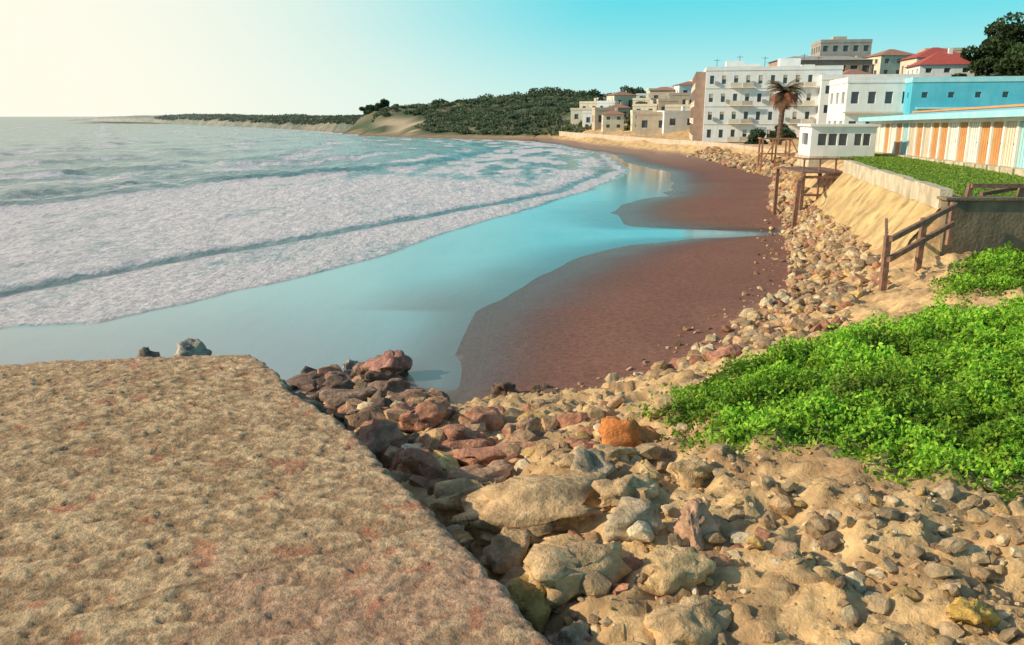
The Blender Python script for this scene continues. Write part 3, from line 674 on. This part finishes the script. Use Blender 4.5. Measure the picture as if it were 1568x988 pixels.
def house(name,x,y,w_,d_,h_,fl,wall,roof,rot=0,zz=None,rh=1.5):
    mb=MB(); storeys(mb,0,w_,0,d_,0,h_,fl,max(2,int(w_/2.4)),max(2,int(d_/2.6)),wall,.34,.40,base=5)
    if roof=='flat': flatroof(mb,0,w_,0,d_,h_,wall,.35)
    else: mb.hip(0,w_,0,d_,h_,rh,roof)
    if random.random()<.6: mb.box(w_*.6,w_*.6+.6,d_*.4,d_*.4+.6,h_+.25,h_+rh+.5,wall)
    mb.done(name,(x,y,float(H(x+w_/2,y+d_/2)) if zz is None else zz),rot)
house('red_roof_house',64,132,8,8,3.4,2,'white','red',-.2,10.4,2.2)
house('red_roof_house',72,150,9,8,3.5,1,'cream','red',-.1,12.6,2.0)
for a in [(58,148,7,6,4,2,'pink','tile'),(66,170,7,6,4,2,'pink','tile'),(77,176,8,7,4.5,2,'cream','tile'),(88,180,8,7,4,2,'beige','flat'),(53,138,7,6,4,2,'white','tile'),(96,150,8,7,5,2,'cream','tile'),(90,135,9,7,3.5,1,'white','tile'),(52,120,7,6,4,2,'cream','flat')]:
    house('hillside_house',*a,rot=random.uniform(-.3,.1))
pal=['white','cream','cream','beige','white','cream','beige','pink']
pos=[(19,190),(23,196),(27,186),(32,182),(36,192),(29,200),(21,205),(15,212),(26,212),(34,206),(40,200),(18,222),(25,226),(33,222),(41,216),(46,208),(38,232),(44,234),(52,226),(25,172),(31,168),(24,160),(29,158),(37,172),(42,180),(20,182),(17,200),(36,160),(33,150)]
for i,(x,y) in enumerate(pos):
    house('hillside_house',x,y,random.uniform(4,7),random.uniform(4.5,6),random.uniform(2.8,4.4) if y<215 else 2.4,random.choice([1,2]) if y<215 else 1,random.choice(pal),random.choice(['flat','flat','tile']),random.uniform(-.5,.3),rh=.9)
def wallstrip(name,pts,z0,z1,th,m):
    mb=MB()
    for (a,b) in zip(pts[:-1],pts[1:]):
        mb.beam((a[0],a[1],(z0+z1)/2),(b[0],b[1],(z0+z1)/2),th,m,z1-z0)
    return mb.done(name)
wallstrip('promenade_wall',[(28.7,76),(29.6,95),(30.2,112),(27.6,126),(23.6,142),(18.6,170),(14.2,190),(12,206)],.3,2.4,.5,'beige')

# ---------------------------------------------------------------- ochre revetment wall beside promenade
V=[];F=[];n=90;k=16
for i in range(n):
    f=i/(n-1); y=25.0+f*17; xb=np.interp(y,[25,42],[11.7,15.75]); xt=np.interp(y,[25,42],[13.4,17.25]); zb=np.interp(f,[0,1],[1.0,1.4])
    for j in range(k):
        g_=j/(k-1); bump=(mnoise.fractal(Vector((y*.9,g_*3,4)),.8,2,6))*.2
        V.append((xb+(xt-xb)*g_**1.25-bump*(1-g_*.6),y,zb+(3.35-zb)*g_))
for i in range(n-1):
    for j in range(k-1): a=i*k+j; F.append((a,a+1,a+k+1,a+k))
np_mesh('ochre_revetment_slope',np.array(V),np.array(F),[M['ochrewall']],None,True)
mb=MB()
for i in range(11):
    y0=25+i*1.55;y1=y0+1.545; x0=np.interp(y0,[25,42],[13.4,17.25]);x1=np.interp(y1,[25,42],[13.4,17.25]); dz=random.uniform(-.03,.03)
    mb.beam((x0,y0,3.5+dz),(x1,y1,3.5+dz),.36,'palewall',.62)
mb.done('promenade_retaining_wall')
mb=MB(); mb.box(13.3,40,24.65,25.05,.9,3.52,'conc'); mb.box(13.2,40,24.55,25.15,3.52,3.60,'conc'); 
for x in (16.5,20,23.5,27): mb.box(x,x+.3,24.5,24.648,.9,3.5,'conc')
mb.done('concrete_cross_wall')
mb=MB()
def fence(p,q,n,z0,z1,rails,t=.11):
    for i in range(n):
        f=i/(n-1); x=p[0]+(q[0]-p[0])*f; y=p[1]+(q[1]-p[1])*f; b=z0[0]+(z0[1]-z0[0])*f; tt=z1[0]+(z1[1]-z1[0])*f
        mb.beam((x,y,b),(x+random.uniform(-.03,.03),y,tt),t*1.5,'wood')
    for r_ in rails: mb.beam((p[0],p[1]-t*1.2,z1[0]-r_),(q[0],q[1]-t*1.2,z1[1]-r_),t,'wood',t*1.4)
fence((9.95,21.1),(13.3,24.3),3,(.7,2.2),(2.95,3.5),(.08,.62),.10)
mb.beam((9.95,21.05,2.3),(11.6,24.9,2.9),.08,'wood')
mb.done('wooden_fence')
mb=MB(); fence((14.0,24.85),(22,24.85),6,(3.6,3.6),(4.0,4.0),(.05,),.09); mb.beam((14.6,25.2,3.65),(19,26.4,4.2),.12,'wood'); mb.done('wooden_railing')
# timber platform + stair down to the beach
mb=MB()
X0,X1,Y0,Y1=15.5,18.2,43.5,48; zt=3.05
for i in range(11):
    a=Y0+(Y1-Y0)*i/11; mb.box(X0,X1,a,a+.38,zt,zt+.07,'wood')
for x in (X0+.1,X1-.1):
    for y in (Y0+.1,Y1-.1): mb.beam((x,y,0),(x,y,zt-.005),.18,'wood')
mb.beam((X0,Y0-.02,1.9),(X1,Y0-.02,1.9),.12,'wood'); mb.beam((X0,Y0-.02,2.85),(X1,Y0-.02,2.85),.14,'wood')
for x in np.linspace(X0+.9,X1-.8,4): mb.beam((x,Y0-.02,.6),(x,Y0-.02,2.8),.09,'wood')
for x in np.linspace(X0+.08,X1-.08,4): mb.beam((x,Y0+.08,zt+.07),(x,Y0+.08,zt+.75),.08,'wood')
mb.beam((X0,Y0+.08,zt+.75),(X1,Y0+.08,zt+.75),.08,'wood'); mb.beam((X0+.08,Y0,zt+.75),(X0+.08,Y1,zt+.75),.08,'wood')
mb.beam((14.2,40.5,.1),(14.3,40.5,2.9),.20,'wood'); mb.beam((14.3,40.5,2.8),(X0+.1,Y0,3.0),.12,'wood')
mb.done('timber_platform')
# kiosk
mb=MB(); w_=4.1
mb.box(0,w_,0,3.2,-.6,.15,'palewall'); mb.box(.15,w_-.15,.15,3.05,.15,2.05,'glass')
for a,b in ((0,.45),(1.0,1.12),(1.65,1.77),(2.3,2.75),(3.2,3.3),(3.75,4.1)): mb.box(a,b,0,.2,.15,2.05,'white')
for a,b in ((.45,1.0),(1.12,1.65),(1.77,2.3),(2.75,3.2),(3.3,3.75)): mb.box(a,b,0,.19,.15,.85,'white'); mb.box(a,b,0,.19,1.6,2.05,'white')
mb.box(0,.2,.2,3.2,.15,.85,'white'); mb.box(0,.2,.2,3.2,1.6,2.05,'white'); mb.box(0,.2,.2,.8,.85,1.6,'white'); mb.box(0,.2,2.4,3.2,.85,1.6,'white')
mb.box(w_-.2,w_,.2,3.2,.15,2.05,'white'); mb.box(.2,w_-.2,3.0,3.2,.15,2.05,'white')
mb.box(-.15,w_+.15,-.2,3.4,2.052,2.2,'white'); mb.done('white_beach_kiosk',(19.6,54,3.3),math.radians(-6))
mb=MB()
for x in np.linspace(0,4,4):
    for y in (0,2.5): mb.beam((x,y,-1),(x,y,2.4),.17,'wood2')
for z in (.9,2.4):
    mb.beam((0,-.15,z),(4,-.15,z),.14,'wood2'); mb.beam((-.15,0,z),(-.15,2.5,z),.14,'wood2')
mb.beam((0,-.3,0),(1.3,-.3,2.4),.11,'wood2'); mb.beam((4,-.3,0),(2.7,-.3,2.4),.11,'wood2')
mb.done('wooden_beach_shelter',(25.6,84,1.4),math.radians(-10))

# ---------------------------------------------------------------- beach hut row
mb=MB(); nb=23; bw=1.55; Lr=nb*bw
mb.box(0.0,Lr,.2,3.0,-.6,2.35,'white')
for i in range(nb):
    a=i*bw; mb.box(a,a+.22,0,.198,-.6,2.35,'white'); mb.box(a+.22,a+bw,0.0,.198,2.02,2.35,'white')
    c='orange' if i in (3,5,8,10,11,13,15,16) else ('cyan' if i in (6,18,20) else ('cream' if i%2 else 'white'))
    mb.box(a+.30,a+bw-.08,.10,.198,-.0,2.0,c); mb.box(a+.24,a+.295,.05,.198,0,2.0,'cream')
    for q in range(1,4): mb.box(a+.30+q*.29,a+.312+q*.29,.085,.099,.02,1.98,'brownw')
    mb.box(a+bw-.22,a+bw-.17,.05,.099,.95,1.05,'metal')
    mb.box(a+.22,a+bw,-.5,.198,-.6,-.003,'palewall')
mb.poly([(-.3,-.7,2.40),(Lr+.3,-.7,2.40),(Lr+.3,3.4,2.85),(-.3,3.4,2.85)],'cyan')
mb.poly([(-.3,-.7,2.36),(-.3,3.4,2.36),(Lr+.3,3.4,2.36),(Lr+.3,-.7,2.36)],'white')
mb.poly([(Lr+.3,-.7,2.36),(Lr+.3,3.4,2.36),(Lr+.3,3.4,2.85),(Lr+.3,-.7,2.40)],'cream'); mb.poly([(-.3,-.7,2.36),(-.3,3.4,2.36),(-.3,3.4,2.85),(-.3,-.7,2.40)],'cream')
mb.box(-.3,Lr+.3,3.1,3.4,2.86,2.98,'orange')
mb.box(-.3,Lr+.3,-.78,-.703,2.20,2.50,'cyan')
ob=mb.done('beach_hut_row',(27.9,64.6,3.40),math.radians(-100.7))
ob.rotation_euler=(0,math.radians(-.75),math.radians(-100.7))

# far headland: low wooded coast curving away to the west
sx=np.array([-50,-58,-86,-141,-253,-400,-560,-640]); sy=np.array([285,296,350,450,640,860,1100,1180]); sh=np.array([5.6,5.6,5.2,5.4,5.8,6.5,5,0])
u=np.linspace(0,7,420); a=np.interp(u,range(8),sx); b=np.interp(u,range(8),sy); hh=np.interp(u,range(8),sh)
d=np.array([-3,0,2,4,7,11,16,24,34,50,80,120]); pz=np.array([-.15,0,.4,.6,.75,.85,.92,1,1.0,.95,.8,.4])
tx,ty=np.gradient(a),np.gradient(b); ln=np.hypot(tx,ty); nx,ny=ty/ln,-tx/ln
nx,ny=np.where(ny<0,-nx,nx),np.where(ny<0,-ny,ny)
X=a[None,:]+nx[None,:]*d[:,None]; Y=b[None,:]+ny[None,:]*d[:,None]
Z=pz[:,None]*hh[None,:]*(.75+.5*fbm(X*.03,Y*.03,201))+(pz[:,None]>.2)*(fbm(X*.35,Y*.15,203)-.5)*1.6-.1
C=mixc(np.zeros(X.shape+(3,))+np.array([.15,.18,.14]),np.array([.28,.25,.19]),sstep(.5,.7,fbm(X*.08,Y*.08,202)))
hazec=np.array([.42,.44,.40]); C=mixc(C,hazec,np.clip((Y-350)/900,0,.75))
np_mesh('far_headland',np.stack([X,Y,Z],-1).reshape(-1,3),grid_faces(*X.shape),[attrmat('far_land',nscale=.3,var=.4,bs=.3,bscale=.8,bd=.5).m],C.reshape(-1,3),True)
n=2400; uu=rng.uniform(.1,4.5,n); dd=rng.uniform(4,40,n); ii=np.clip((uu/7*419).astype(int),0,419)
bx=a[ii]+nx[ii]*dd; by=b[ii]+ny[ii]*dd; bz=hh[ii]*np.interp(dd,d,pz)*(.75+.5*fbm(bx*.03,by*.03,201))
m=16; rad=rng.uniform(.6,1.9,n)*(1+.15*uu); q=rng.normal(size=(n,m,3)); q/=np.linalg.norm(q,axis=2)[...,None]; q[...,2]=abs(q[...,2])*.5
P=(q*rad[:,None,None]+np.stack([bx,by,bz-.4],-1)[:,None,:]).reshape(-1,3)
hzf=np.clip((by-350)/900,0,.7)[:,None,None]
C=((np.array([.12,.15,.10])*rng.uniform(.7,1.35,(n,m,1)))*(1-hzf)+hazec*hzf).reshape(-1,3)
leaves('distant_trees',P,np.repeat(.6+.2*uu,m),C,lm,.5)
print('done')
